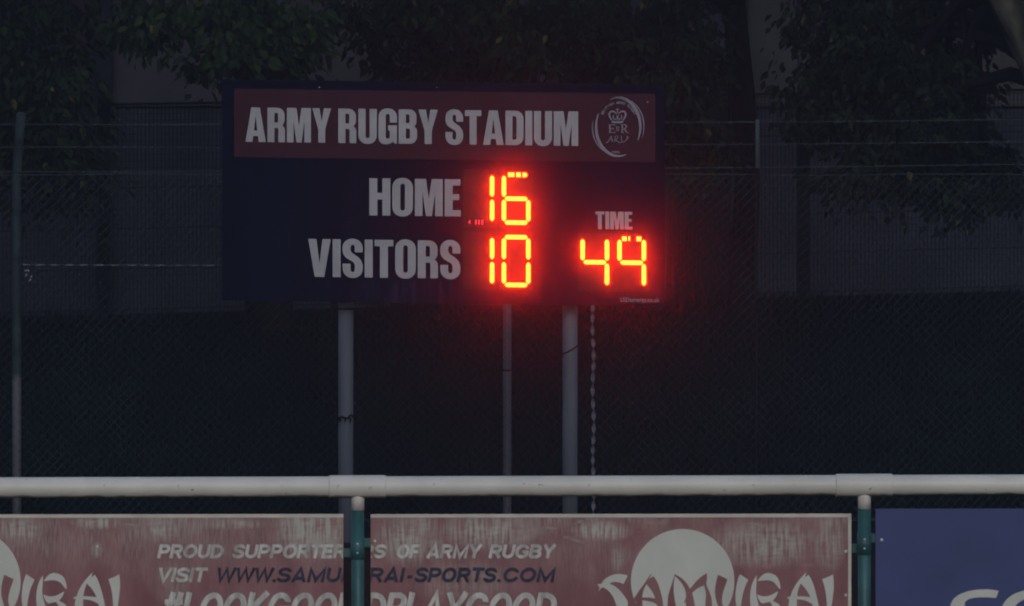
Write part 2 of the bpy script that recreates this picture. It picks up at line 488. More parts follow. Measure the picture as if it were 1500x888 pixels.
# ------------------------------------------------------------------ far security fence on the bank crest
YF = 70.6
def fx(px): return (px - 750) * YF / PXM
def top_z(x): return EYE - ((155 - 16 * ((x / YF * PXM + 750) - 150) / 1000) - HZ) * YF / PXM
far = empty('mesh_fence', (0, YF, crest_z(0)))
tag(far, 'tall fine welded mesh security fence with dark posts on the bank top', 'fence')
posts = [-530, -189, 152, 494, 835, 1177, 1512, 1860]
for p in posts:
    x = fx(p); m = MB(); m.box((x - .055, YF - .05, crest_z(x) - .2), (x + .055, YF + .05, top_z(x) + .10)); m.build('post', M['darkpost'], far, bevel=.006)
for i in range(len(posts) - 1):
    x0, x1 = fx(posts[i]) + .06, fx(posts[i + 1]) - .06
    m = MB(); n = int((x1 - x0) / .036)
    for k in range(n + 1):
        x = x0 + (x1 - x0) * k / n
        m.tube([(x, YF - .02, crest_z(x) + .1), (x, YF - .02, top_z(x))], .0048, 3, caps=False)
    nz = 30
    for k in range(nz + 1):
        za = crest_z(x0) + .12 + (top_z(x0) - crest_z(x0) - .14) * k / nz
        zb = crest_z(x1) + .12 + (top_z(x1) - crest_z(x1) - .14) * k / nz
        m.tube([(x0, YF - .027, za), (x1, YF - .027, zb)], .003 if k % 6 else .007, 3, caps=False)
    tag(m.build('mesh_panel', M['weld'], far), kind='stuff')
    m = MB(); m.tube([(x0, YF - .02, top_z(x0) + .01), (x1, YF - .02, top_z(x1) + .01)], .011, 6); m.build('top_rail', M['darkpost'], far)
    m = MB()
    m.add([(x0, YF - .06, crest_z(x0) - .15), (x1, YF - .06, crest_z(x1) - .15), (x1, YF - .06, crest_z(x1) + .08), (x0, YF - .06, crest_z(x0) + .08),
           (x0, YF + .04, crest_z(x0) - .15), (x1, YF + .04, crest_z(x1) - .15), (x1, YF + .04, crest_z(x1) + .08), (x0, YF + .04, crest_z(x0) + .08)],
          [(0, 1, 2, 3), (3, 2, 6, 7), (5, 4, 7, 6), (0, 3, 7, 4), (1, 5, 6, 2)])
    m.build('gravel_board', M['kerb'], far)

# ------------------------------------------------------------------ trees
LEAF = [(0, 0, 0), (.22, .30, .05), (.27, .60, .03), (0, 1.08, -.14), (-.27, .58, .03), (-.22, .30, .05), (0, .5, -.03)]
LEAF_F = [(0, 1, 6), (1, 2, 6), (2, 3, 6), (3, 4, 6), (4, 5, 6), (5, 0, 6)]
def leaf_at(g, tones, p, size, dr, up, tone):
    y = dr.normalized(); x = y.cross(up)
    if x.length < .1: x = y.cross(Vector((1, 0, 0)))
    x.normalize(); z = x.cross(y)
    g.add([p + (x * a + y * b_ + z * c) * size for a, b_, c in LEAF], LEAF_F)
    tones += [tone] * len(LEAF_F)

def clump(g, tones, c, r, n, size, rnd, sing=None):
    base = rnd.betavariate(1.6, 2.6)
    for _ in range(n):
        d = Vector((rnd.gauss(0, 1), rnd.gauss(0, 1), rnd.gauss(0, .7))).normalized() * r * rnd.random() ** .5
        p = c + d
        dr = Vector((d.x * .8 + rnd.gauss(0, .25) * r, d.y * .8 + rnd.gauss(0, .25) * r, -r * rnd.uniform(.2, 1.1)))
        tn = min(.9, max(0, base + rnd.gauss(0, .14)))
        if rnd.random() < .012: tn = .98
        up = Vector((rnd.gauss(0, .8), rnd.gauss(0, .7) - .5, .7))
        if sing is not None: sing.append((p, size * rnd.uniform(.5, 1.2), dr, up, tn))
        else: leaf_at(g, tones, p, size * rnd.uniform(.5, 1.2), dr, up, tn)

def set_tone(o, tones):
    a = o.data.attributes.new('tone', 'FLOAT', 'FACE')
    a.data.foreach_set('value', tones)

def make_tree(label, base, trunk_top, r0, r1, low, top_c, top_r, n_top, lm, bm, seed, size=.13, nsing=0):
    """low: list of (centre px x, px y, Y, rx px, ry px, ry depth m, clumps) - hanging foliage that the photograph shows;
       top: the big crown above the frame"""
    rnd = random.Random(seed)
    root = empty('tree', base)
    tag(root, label, 'tree', 'trees between the wire fence and the building')
    base = Vector(base); tt = Vector(trunk_top)
    m = MB()
    pts = [base + (tt - base) * (i / 7) + Vector((math.sin(i * 1.3 + seed) * .05 * (i > 0), math.cos(i * 1.1 + seed) * .05, 0)) for i in range(8)]
    pts[0] -= Vector((0, 0, .3))
    m.tube(pts, [r0 * (1.25 if i == 0 else 1) * (1 - .35 * i / 7) for i in range(8)], 12)
    m.build('trunk', bm, root, smooth=True)
    g = MB(); tones = []; cents = []
    for cx, cy, Y, rx, ry, dy, k in low:
        for _ in range(k):
            while True:
                u, v, w = rnd.uniform(-1, 1), rnd.uniform(-1, 1), rnd.uniform(-1, 1)
                if u * u + v * v + w * w < 1: break
            c = P(cx + u * rx, cy + v * ry, Y); c.y = Y + w * dy
            cents.append((c, rnd.choice((.10, .15, .2, .3)), 22))
    tc = Vector(top_c); tr = Vector(top_r)
    for _ in range(n_top):
        while True:
            u = Vector((rnd.uniform(-1, 1), rnd.uniform(-1, 1), rnd.uniform(-1, 1)))
            if .25 < u.length < 1: break
        c = tc + Vector((u.x * tr.x, u.y * tr.y, u.z * tr.z))
        if c.z < 4.55 and c.y < 73: c.z = 4.55 + rnd.random() * .8
        cents.append((c, .45, 26))
    # limbs: from the trunk to a sample of clumps
    lim = MB()
    smp = rnd.sample(cents, min(46, len(cents)))
    for c, _, _ in smp:
        s = pts[rnd.randint(4, 7)]
        mid = s.lerp(c, .5) + Vector((0, 0, .35 + .2 * rnd.random()))
        lim.tube([s, s.lerp(mid, .6) + Vector((0, 0, .12)), mid, mid.lerp(c, .6) + Vector((0, 0, .08)), c], [r1 * .5, r1 * .4, r1 * .25, r1 * .14, .008], 5)
    lim.build('limb', M['bark_dark'], root, smooth=True)
    sing = []
    front = sorted([c for c in cents if c[1] < .4], key=lambda c: c[0].y)
    ns = set(id(c) for c in front[:max(0, nsing // 22)])
    for c in cents:
        big = c[1] > .4
        clump(g, tones, c[0], c[1], c[2], size * (2.1 if big else 1), rnd, sing if id(c) in ns else None)
    o = g.build('crown', lm, root); set_tone(o, tones); tag(o, kind='stuff')
    if sing:
        # the nearest leaves one by one, sharing a few meshes
        protos = []
        for q in range(6):
            gg = MB(); tt2 = []
            leaf_at(gg, tt2, Vector((0, 0, 0)), 1.0, Vector((0, 1, 0)), Vector((0, 0, 1)), .1 + q * .14)
            me = bpy.data.meshes.new('leaf'); me.from_pydata(gg.v, [], gg.f); me.update(); me.materials.append(lm)
            a = me.attributes.new('tone', 'FLOAT', 'FACE'); a.data.foreach_set('value', tt2)
            protos.append(me)
        for p, s, dr, up, tn in sing:
            y = dr.normalized(); x = y.cross(up).normalized(); z = x.cross(y)
            lo = link('leaf', protos[min(5, int(tn * 6.5))], None, root)
            mt = Matrix((x, y, z)).transposed().to_4x4(); mt.translation = p - Vector(root.location)
            lo.matrix_parent_inverse = Matrix.Identity(4)
            lo.matrix_basis = mt @ Matrix.Scale(s, 4)
    return root

make_tree('leafy tree at the far left, its foliage hanging above the cranked fence post',
          (-6.6, 65.5, .8), (-6.2, 65.5, 6.2), .24, .13,
          [(30, 60, 64, 110, 120, 1.2, 120), (70, 180, 63, 95, 90, 1.0, 75), (100, 250, 63, 60, 75, .7, 40), (20, 230, 64, 60, 100, .8, 35)],
          (-6.2, 64, 9.0), (3.6, 6.0, 4.6), 640, M['leaf_a'], M['bark_dark'], 3, .09, 150)
make_tree('tree whose paler broad leaves hang over the top left corner of the scoreboard',
          (-2.1, 67, 1.2), (-2.2, 66, 6.2), .2, .13,
          [(225, 35, 63, 55, 42, .8, 26), (330, 20, 62.5, 70, 30, .8, 26), (345, 85, 62, 55, 32, .6, 22), (410, 60, 62.5, 75, 60, .8, 62), (290, 100, 63, 25, 20, .5, 4)],
          (-2.6, 63.5, 9.0), (3.0, 6.2, 4.6), 560, M['leaf_b'], M['bark_dark'], 11, .105, 180)
make_tree('tree with dense dark foliage behind the top of the scoreboard, slender trunk to its right',
          (2.02, 66.5, 1.15), (1.9, 66, 6.3), .125, .12,
          [(600, 20, 64, 120, 60, 1.2, 85), (640, 95, 65, 110, 40, .9, 30), (800, 50, 64, 160, 80, 1.3, 150), (960, 90, 64, 110, 110, 1.2, 140), (1010, 215, 64, 62, 70, .8, 42), (700, 110, 64, 120, 30, .8, 25)],
          (1.2, 63.5, 9.0), (3.4, 6.4, 4.6), 660, M['leaf_a'], M['bark_dark'], 5, .09, 150)
make_tree('big tree on the right with a thick leaning grey trunk and low hanging branches',
          (5.95, 61.5, .05), (3.38, 61.5, 5.7), .42, .16,
          [(1275, 40, 63, 125, 90, 1.1, 140), (1215, 150, 63, 70, 70, .8, 42), (1340, 150, 63, 130, 110, 1.1, 150), (1290, 250, 63, 100, 40, .7, 40), (1420, 270, 63.5, 85, 60, .8, 62), (1400, 60, 65, 60, 120, .5, 40)],
          (5.4, 63.5, 9.0), (3.6, 6.4, 4.6), 660, M['leaf_a'], M['bark'], 9, .09, 150)

# ------------------------------------------------------------------ chain link fence with barbed wire
YC = 56.0
def cx_(px): return (px - 750) * YC / PXM
def cz_(py): return EYE - (py - HZ) * YC / PXM
cf = empty('chain_link_fence', (0, YC, 0))
tag(cf, 'chain link fence with cranked posts and three barbed wire strands behind the scoreboard', 'fence')
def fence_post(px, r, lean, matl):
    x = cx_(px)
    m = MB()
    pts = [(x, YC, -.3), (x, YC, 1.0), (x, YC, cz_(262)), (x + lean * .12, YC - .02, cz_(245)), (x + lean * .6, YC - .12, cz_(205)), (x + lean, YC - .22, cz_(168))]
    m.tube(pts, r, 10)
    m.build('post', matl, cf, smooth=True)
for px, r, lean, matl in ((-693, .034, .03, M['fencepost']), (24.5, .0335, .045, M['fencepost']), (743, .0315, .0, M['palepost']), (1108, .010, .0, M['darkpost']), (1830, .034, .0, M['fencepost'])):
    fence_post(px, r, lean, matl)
x0, x1 = cx_(-693), cx_(1830)
m = MB(); m.box((cx_(1105.6), YC - .24, cz_(247)), (cx_(1110.4), YC - .015, cz_(176))); m.build('crank_arm', M['chain'], cf)
m = MB(); dx = .035; N = int((x1 - x0) / dx); nz = int((cz_(255) - .04) / dx)
for k in range(N):
    xc = x0 + k * dx
    seg = []
    wob = .006 * math.sin(k * .07)
    for i in range(nz + 1):
        s = 1 if (i + k) % 2 else -1
        seg.append((xc + s * dx * .5 + .004 * math.sin(i * .21 + k * .05), YC - .036 + .004 * s + wob, .04 + i * dx))
    m.tube(seg, .0026, 3, caps=False)
tag(m.build('wire_netting', M['chain'], cf), kind='stuff')
for zz in (.06, cz_(256)):
    m = MB(); m.tube([(x0 + (x1 - x0) * i / 20, YC - .036, zz + .006 * math.sin(i * 2)) for i in range(21)], .003, 5); m.build('line_wire', M['chain'], cf)
for yl, yr, dy in ((183, 176, -.2), (216, 208, -.13), (252, 241, -.05)):
    m = MB()
    def bp(px):
        t_ = px / 1500.
        sag = 3.0 * math.sin(math.pi * ((px - 25) % 718) / 718.) * .6
        p = P(px, yl + (yr - yl) * t_ + sag, YC); p.y += dy; return p
    pts = [bp(-693 + 2523 * i / 160) for i in range(161)]
    m.tube(pts, .0028, 4)
    for i in range(1, 160):
        c = pts[i].lerp(pts[i - 1], .3)
        for s in (1, -1):
            a = random.uniform(0, 3.14)
            d = Vector((s * .006, math.cos(a) * .014, math.sin(a) * .014))
            m.tube([c - d, c + d], .0014, 3)
    m.build('barbed_wire', M['galv'], cf)

def twisted_tape(name, label, pa, pb, width, pitch, matl, wob=.0):
    a, b_ = Vector(pa), Vector(pb); L = (b_ - a).length; d = (b_ - a) / L
    u = d.cross(Vector((0, 1, 0))).normalized(); w = Vector((0, 1, 0))
    n = int(L / (pitch / 10)); m = MB(); ang = 0
    rnd = random.Random(4)
    for i in range(n + 1):
        c = a + d * (L * i / n) + u * (math.sin(i * .11) * wob) 
        ang += math.pi / 10 * rnd.uniform(.6, 1.4)
        e = (u * math.cos(ang) + w * math.sin(ang)) * width * .5
        f = (w * math.cos(ang) - u * math.sin(ang)) * .0015
        m.v += [tuple(c + e + f), tuple(c - e + f), tuple(c - e - f), tuple(c + e - f)]
        if i:
            o = (i - 1) * 4
            for k in range(4):
                m.f.append((o + k, o + (k + 1) % 4, o + 4 + (k + 1) % 4, o + 4 + k)); m.m.append(0)
    o = m.build(name, matl); tag(o, label, 'tape' if 'tape' in name else 'rope')
    return o
twisted_tape('twisted_tape', 'thin twisted pale tape stretched level along the fence from the left post', P(34, 388, YC - .06), P(880, 391, YC - .06), .012, .11, M['duntape'])
twisted_tape('twisted_tape', 'twisted whitish tape hanging straight down below the right half of the scoreboard', P(868.5, 400, YC - .07), P(869.5, 790, YC - .07), .030, .085, M['whitetape'], .004)
m = MB()
for k in range(5):
    p = P(40 + random.uniform(-3, 6), 403 + random.uniform(-6, 6), YC - .07)
    q = p + Vector((random.uniform(-.02, .02), -.01, random.uniform(-.03, .03)))
    m.tube([p, p.lerp(q, .5) + Vector((.006, -.01, 0)), q], [.006, .009, .004], 6)
tag(m.build('tape_knot', M['whitetape'], smooth=True), 'small pale knot tied beside the left fence post below the level tape', 'knot')

# ------------------------------------------------------------------ scoreboard
YS = 53.0
SL = .0125                                    # the board hangs a little lower on its right
def S(x, y): return (x, y + (x - 650) * SL)
sb = empty('scoreboard', (0, YS, 0))
tag(sb, 'navy scoreboard on two grey posts with glowing red digits and white headings', 'scoreboard')
def quad(x0, y0, x1, y1): return [S(x0, y0), S(x1, y0), S(x1, y1), S(x0, y1)]
D0 = .0
m = MB(); plate(m, [quad(326, 121, 973.5, 444)], YS + .13, .13)
vs = [P(*p, YS) + Vector((0, .13, 0)) for p in quad(326, 121, 973.5, 444)]
m.add(vs, [(3, 2, 1, 0)])
m.build('cabinet', M['navy'], sb)
# folded edge frame, slightly proud
for (a, b_, c, d_) in ((326, 121, 973.5, 125.5), (326, 440, 973.5, 444)):
    m = MB(); plate(m, [quad(a, b_, c, d_)], YS, .012); m.build('frame', M['navy'], sb)
m = MB(); plate(m, [quad(343, 134, 960, 234)], YS, .006); m.build('header_panel', M['maroon'], sb)
# posts
for px, w in ((506.5, 22.5), (835, 22.5)):
    x = (px - 750) * (YS + .19) / PXM
    m = MB(); m.tube([(x, YS + .19, -.4), (x, YS + .19, 1.2), (x, YS + .19, 3.1)], w * YS / PXM / 2, 20); po = m.build('post', M['greypost'], sb, smooth=True)
    if px < 600:
        m = MB(); m.tube([(x, YS + .19, 1.612), (x, YS + .19, 1.624)], w * YS / PXM / 2 + .003, 20); m.build('strap', M['blackcable'], po)
        m = MB(); r = w * YS / PXM / 2 + .004
        m.tube([(x + r * math.cos(a / 24 * 2 * math.pi), YS + .19 + r * math.sin(a / 24 * 2 * math.pi), .868 + .012 * math.sin(a * 1.3) + .010 * math.cos(a / 24 * 2 * math.pi)) for a in range(50)], .0055, 5)
        for k in range(4):
            xx = x - .045 + .035 * k
            m.tube([(xx, YS + .13 - .004, .87), (xx + .012, YS + .12, .85 + .008 * (k % 2)), (xx + .004, YS + .118, .83)], [.007, .006, .003], 5)
        m.build('wire_tie', M['blackcable'], po)

# heavy condensed capitals drawn as outlines, 100 units high (y up)
G = {
 'A': (62, [[(0,0),(18,100),(44,100),(62,0),(40,0),(38.5,17),(23.5,17),(22,0)], [(26,33),(36,33),(31,76)]]),
 'R': (54, [[(0,0),(0,100),(52,100,22),(52,54,11),(44,49),(53,43,8),(53,0),(33,0),(33,41,4),(21,41),(21,0)], [(21,57),(21,85),(32,85,4),(32,57,4)]]),
 'M': (73, [[(0,0),(0,100),(29,100),(36.5,48),(44,100),(73,100),(73,0),(53,0),(53,62),(44.5,0),(29,0),(20,62),(20,0)]]),
 'Y': (55, [[(17,0),(17,38),(-1,100),(21,100),(27.5,62),(34,100),(56,100),(38,38),(38,0)]]),
 'U': (54, [[(0,100),(0,-2,25),(54,-2,25),(54,100),(33,100),(33,15,6),(21,15,6),(21,100)]]),
 'G': (54, [[(0,102,24),(54,102,24),(54,61),(33,61),(33,86,6),(21,86,6),(21,14,6),(33,14,6),(33,38),(28,38),(28,53),(54,53),(54,0),(47,0),(43,6),(32,-2,8),(0,-2,20)]]),
 'B': (54, [[(0,0),(0,100),(52,100,20),(52,54,9),(45,51),(54,46,9),(54,0,22)], [(21,60),(21,85),(32,85,4),(32,60,4)], [(21,15),(21,44),(33,44,4),(33,15,4)]]),
 'S': (53, [[(53,66),(53,102,25),(0,102,25),(0,56,14),(32,38,7),(32,14,6),(21,14,6),(21,36),(0,36),(0,-2,25),(53,-2,25),(53,46,16),(21,67,7),(21,86,6),(32,86,6),(32,66)]]),
 'T': (49, [[(14,0),(14,83),(0,83),(0,100),(49,100),(49,83),(35,83),(35,0)]]),
 'D': (54, [[(0,0),(0,100),(54,100,24),(54,0,24)], [(21,16),(21,84),(33,84,6),(33,16,6)]]),
 'I': (21, [[(0,0),(0,100),(21,100),(21,0)]]),
 'H': (55, [[(0,0),(0,100),(21,100),(21,61),(34,61),(34,100),(55,100),(55,0),(34,0),(34,43),(21,43),(21,0)]]),
 'O': (54, [[(0,102,25),(54,102,25),(54,-2,25),(0,-2,25)], [(21,86,6),(33,86,6),(33,14,6),(21,14,6)]]),
 'E': (42, [[(0,0),(0,100),(41,100),(41,83),(21,83),(21,60),(38,60),(38,44),(21,44),(21,17),(42,17),(42,0)]]),
 'V': (59, [[(17,0),(0,100),(21.5,100),(29.5,36),(37.5,100),(59,100),(42,0)]]),
}
def word(mb, txt, x0, x1, yt, yb, Y, d, gap=5, space=17):
    tot = 0
    pos = []
    for i, ch in enumerate(txt):
        if ch == ' ': tot += space - gap; continue
        pos.append((ch, tot)); tot += G[ch][0] + gap
    tot -= gap
    sx = (x1 - x0) / tot; sy = (yb - yt) / 100.
    for ch, o in pos:
        loops = []
        for lp in G[ch][1]:
            loops.append([S(x0 + (o + p[0]) * sx, yb - p[1] * sy) for p in rounded(lp)])
        plate(mb, loops, Y, d)
# S() adds slope relative to x = 650, so rows are given at x = 650
for txt, x0, x1, yt, yb in (('ARMY', 359.5, 484.5, 161, 211.5), ('RUGBY', 495.5, 641, 161, 211.5), ('STADIUM', 652.5, 847, 161, 211.5),
                            ('HOME', 541, 675, 262.5, 317), ('VISITORS', 451.5, 674.5, 352.5, 408), ('TIME', 872, 926.5, 307, 333)):
    m = MB(); word(m, txt, x0, x1, yt, yb, YS - (.006 if yb < 220 else 0), .004)
    o = m.build('lettering', M['vinyl'], sb); o['label'] = 'white heading reading ' + txt

# small maker's address
m = MB(); font_px(m, 'LEDsynergy.co.uk', 909, 966, 435.5, 442, YS, .005, bold=.012, slope=SL)
for i, v in enumerate(m.v): m.v[i] = (v[0], v[1], v[2] - (937 - 650) * 0)
o = m.build('lettering', M['tiny'], sb); o['label'] = 'small pale web address at the lower right'

# crest on the header: two open crescents, crown, cipher, script initials
def zc(x, y): return (850 + x / 8.07, 130 + y / 8.07)
crest = MB(); YCR, DC = YS - .006, .004
def stroke(mb, pts, ws, mi=0):
    """a flat ribbon along pts (crest units) with widths ws"""
    pts = [Vector(p) for p in pts]; n = len(pts)
    L_, R_ = [], []
    for i in range(n):
        d = (pts[min(i + 1, n - 1)] - pts[max(0, i - 1)]).normalized(); q = Vector((-d.y, d.x))
        w = (ws[i] if isinstance(ws, (list, tuple)) else ws) * .5
        L_.append(pts[i] + q * w); R_.append(pts[i] - q * w)
    vs = [P(*zc(p.x, p.y), YCR) + Vector((0, -DC, 0)) for p in L_ + R_]
    fs = []
    for i in range(n - 1):
        f = (i, i + 1, n + i + 1, n + i)
        nn = (vs[f[1]] - vs[f[0]]).cross(vs[f[2]] - vs[f[0]])
        fs.append(f if nn.y < 0 else tuple(reversed(f)))
    mb.add(vs, fs, mi)
def arc(cx, cy, rx, ry, a0, a1, w, n=40, taper=True, rot=0):
    pts, ws = [], []
    for i in range(n + 1):
        t_ = i / n; a = R(a0 + (a1 - a0) * t_)
        x, y = rx * math.cos(a), -ry * math.sin(a)
        c_, s_ = math.cos(R(rot)), math.sin(R(rot))
        pts.append((cx + x * c_ - y * s_, cy + x * s_ + y * c_)); ws.append(w * (math.sin(math.pi * min(1, max(0, t_))) ** .6 + .12 if taper else 1))
    stroke(crest, pts, ws)
arc(447, 452, 262, 345, 110, -28, 34)
arc(453, 448, 300, 350, 62, -22, 12)
arc(453, 452, 266, 345, 152, 290, 34)
arc(447, 452, 304, 345, 165, 240, 13)
arc(447, 452, 250, 342, 112, 60, 8)
cr = MB()
# crown
stroke(crest, [(372, 388), (400, 396), (440, 398), (480, 396), (508, 388)], 26)
for s in (-1, 1):
    stroke(crest, [(440 + s * 68, 372), (440 + s * 90, 335), (440 + s * 100, 300), (440 + s * 80, 270), (440 + s * 45, 268), (440 + s * 18, 290), (440 + s * 6, 320)], [16, 20, 20, 22, 20, 14, 10])
    stroke(crest, [(440 + s * 40, 372), (440 + s * 52, 340), (440 + s * 45, 310)], [14, 12, 8])
stroke(crest, [(440, 375), (440, 330), (440, 275), (440, 232)], [26, 20, 16, 14])
stroke(crest, [(420, 248), (460, 248)], 14)
stroke(crest, [(428, 300), (452, 300)], 30)
stroke(crest, [(390, 362), (490, 362)], 16)
# E II R
stroke(crest, [(350, 424), (350, 522)], 18); stroke(crest, [(330, 426), (408, 426)], 8); stroke(crest, [(330, 520), (412, 520)], 8); stroke(crest, [(350, 472), (392, 472)], 8)
stroke(crest, [(406, 424), (406, 444)], 8); stroke(crest, [(410, 500), (410, 522)], 8); stroke(crest, [(392, 460), (392, 486)], 7)
for x in (432, 452): stroke(crest, [(x, 448), (x, 498)], 8)
stroke(crest, [(424, 448), (460, 448)], 5); stroke(crest, [(424, 498), (460, 498)], 5)
stroke(crest, [(496, 424), (496, 522)], 18); stroke(crest, [(476, 426), (520, 426), (540, 434), (546, 450), (536, 466), (515, 474), (496, 474)], [8, 9, 14, 16, 12, 8, 8]); stroke(crest, [(478, 521), (514, 521)], 7)
stroke(crest, [(518, 474), (535, 495), (550, 515), (570, 523)], [10, 16, 14, 6])
# script A R U
stroke(crest, [(300, 632), (318, 640), (335, 620), (352, 580), (368, 556)], [10, 9, 7, 7, 5]); stroke(crest, [(368, 556), (372, 600), (384, 632)], [6, 11, 7]); stroke(crest, [(335, 602), (392, 598)], 6)
stroke(crest, [(412, 560), (410, 600), (402, 634)], [9, 9, 6]); stroke(crest, [(400, 570), (430, 556), (446, 572), (432, 596), (412, 600)], [5, 8, 9, 8, 5]); stroke(crest, [(414, 600), (440, 625), (470, 640), (492, 628)], [6, 9, 8, 5])
stroke(crest, [(470, 562), (488, 558), (484, 600), (500, 632), (524, 628), (545, 600), (556, 558)], [6, 9, 9, 9, 7, 8, 6]); stroke(crest, [(556, 556), (566, 575), (560, 605)], [6, 7, 4])
crest.build('crest', M['crest'], sb)['label'] = 'pale crest with a crown, ER cipher and open crescents'
m = MB()
font_px(m, '1906', *[zc(372, 0)[0], zc(468, 0)[0]], zc(0, 737)[1], zc(0, 763)[1], YCR, DC, bold=.02)
arc_t = 'BRITISH ARMY RUGBY'
for i, ch in enumerate(arc_t):
    if ch == ' ': continue
    a = R(158 - 136 * i / (len(arc_t) - 1))
    cx0, cy0 = 452 + 205 * math.cos(a), 370 - 205 * math.sin(a)
    vs_, fs_ = font_mesh(ch, .03)
    th = math.pi / 2 - a
    w_ = (min(v.x for v in vs_) + max(v.x for v in vs_)) / 2
    pv = []
    for v in vs_:
        lx, ly = (v.x - w_) * 46, (v.y - .36) * 44
        pv.append(P(*zc(cx0 + lx * math.cos(th) + ly * math.sin(th), cy0 + lx * math.sin(th) - ly * math.cos(th)), YCR) + Vector((0, -DC, 0)))
    out = []
    for f in fs_:
        nn = (pv[f[1]] - pv[f[0]]).cross(pv[f[2]] - pv[f[0]])
        out.append(f if nn.y < 0 else tuple(reversed(f)))
    m.add(pv, out)
m.build('crest_lettering', M['crest'], sb)['kind'] = 'stuff'
for px, py in ((948.5, 149.5), (640, 128), (468, 128)):
    m = MB(); p = P(px, py, YS - .006); m.tube([p, p + Vector((0, -.006, 0))], .0045, 8); m.build('rivet', M['vinyl'], sb)

# LED digits: each digit is a window with seven segments cut into rows of lamps
def segment(kind, x0, y0, lit, parent, rnd):
    """kind: a..g; lit: list of lit intervals along the segment (0..1); None = all dark"""
    W = 6.3
    if kind in 'fe': ax, ay, bx_, by = x0 + W / 2, 0, x0 + W / 2, 0
    if kind in 'bc': ax, ay, bx_, by = x0 + 42 - W / 2, 0, x0 + 42 - W / 2, 0
    vert = kind in 'febc'
    if vert:
        ya, yb = (y0 + 5.8, y0 + 36.4) if kind in 'fb' else (y0 + 40.9, y0 + 72.0)
        a, b_ = Vector((ax, ya)), Vector((bx_, yb))
    else:
        yc = {'a': y0 + 4.0, 'g': y0 + 39.0, 'd': y0 + 74.0}[kind]
        a, b_ = Vector((x0 + 4.5, yc)), Vector((x0 + 37.5, yc))
    L_ = (b_ - a).length; d = (b_ - a) / L_; q = Vector((-d.y, d.x))
    n = 14
    mb = MB()
    def hw(t_):     # half width along the length: pointed ends
        s = min(t_, 1 - t_) * L_
        return min(W / 2, .7 + s * .95)
    for i in range(n):
        t0, t1 = i / n + .003, (i + 1) / n - .003
        tm = (t0 + t1) / 2
        on = lit is not None and any(lo <= tm <= hi for lo, hi in lit)
        c = []
        for t_, k in ((t0, 1.0), (tm, 1.05), (t1, 1.0)):
            c.append(a + d * (t_ * L_) + q * hw(t_) * k * (1 + rnd.uniform(-.03, .03)))
        for t_, k in ((t1, 1.0), (tm, 1.05), (t0, 1.0)):
            c.append(a + d * (t_ * L_) - q * hw(t_) * k * (1 + rnd.uniform(-.03, .03)))
        dim = lit == 'dim'
        plate(mb, [[S2(p.x, p.y) for p in c]], YS - .003, .010 if on else .005, 0 if on else 1)
    return mb

def S2(x, y): return (x, y + (x - 735) * SL)
digits = [
    (682, 252, 'bc', {'d': 'dim'}, 'dark first digit showing 1 of the home score'),
    (735, 252, 'fegcd', {'a': [(.13, .40), (.50, .72), (.80, 1)]}, 'second digit showing 6 of the home score, some lamps dead at its top'),
    (682, 343.3, 'bc', {}, 'first digit showing 1 of the visitors score'),
    (735, 343.3, 'fegcdab'.replace('g', ''), {}, 'second digit showing 0 of the visitors score'),
    (850.3, 343.6, 'fgbc', {}, 'first digit showing 4 of the time'),
    (904.3, 343.6, 'fgbc', {'a': [(.10, .28), (.38, .45), (.72, .96)]}, 'second digit of the time, a nine with most of its top lamps dead'),
]
rnd = random.Random(2)
for x0, y0, on, part, lab in digits:
    m = MB()
    plate(m, [[S2(x0 - 3.5, y0 - 3.5), S2(x0 + 45.5, y0 - 3.5), S2(x0 + 45.5, y0 + 81.5), S2(x0 - 3.5, y0 + 81.5)]], YS, .003)
    dg = m.build('digit', M['window'], sb); dg['label'] = lab
    for k in 'abcdefg':
        if k in part and part[k] == 'dim':
            mb = segment(k, x0, y0, [(0, 1)], dg, rnd)
            # faint lamps: a few glow weakly
            lit_m = M['led_dim']
            mm = MB(); mb2 = segment(k, x0, y0, [(.12, .17), (.3, .34), (.44, .48), (.58, .62), (0, .08)], dg, rnd)
            o = mb2.build('segment', [lit_m, M['unlit']], dg)
            continue
        lit = part.get(k, [(0, 1)] if k in on else None)
        mb = segment(k, x0, y0, lit, dg, rnd)
        o = mb.build('segment', [M['led'], M['unlit']], dg)
        if lit is None: o.data.materials.clear(); o.data.materials.append(M['unlit']); o.data.polygons.foreach_set('material_index', [0] * len(o.data.polygons))
# sagging cable below the scoreboard
m = MB()
cp = [(553, 443), (566, 462), (600, 490), (645, 514), (690, 532), (720, 540), (743, 543), (775, 538), (805, 528), (835, 514), (856, 501), (880, 487), (905, 468), (925, 444)]
m.tube([P(a, b_, YS - .02) + Vector((0, .0, 0)) for a, b_ in cp], .0055, 6)
tag(m.build('cable', M['blackcable'], smooth=True), 'thin black cable sagging in an arc below the scoreboard and across its posts', 'cable')

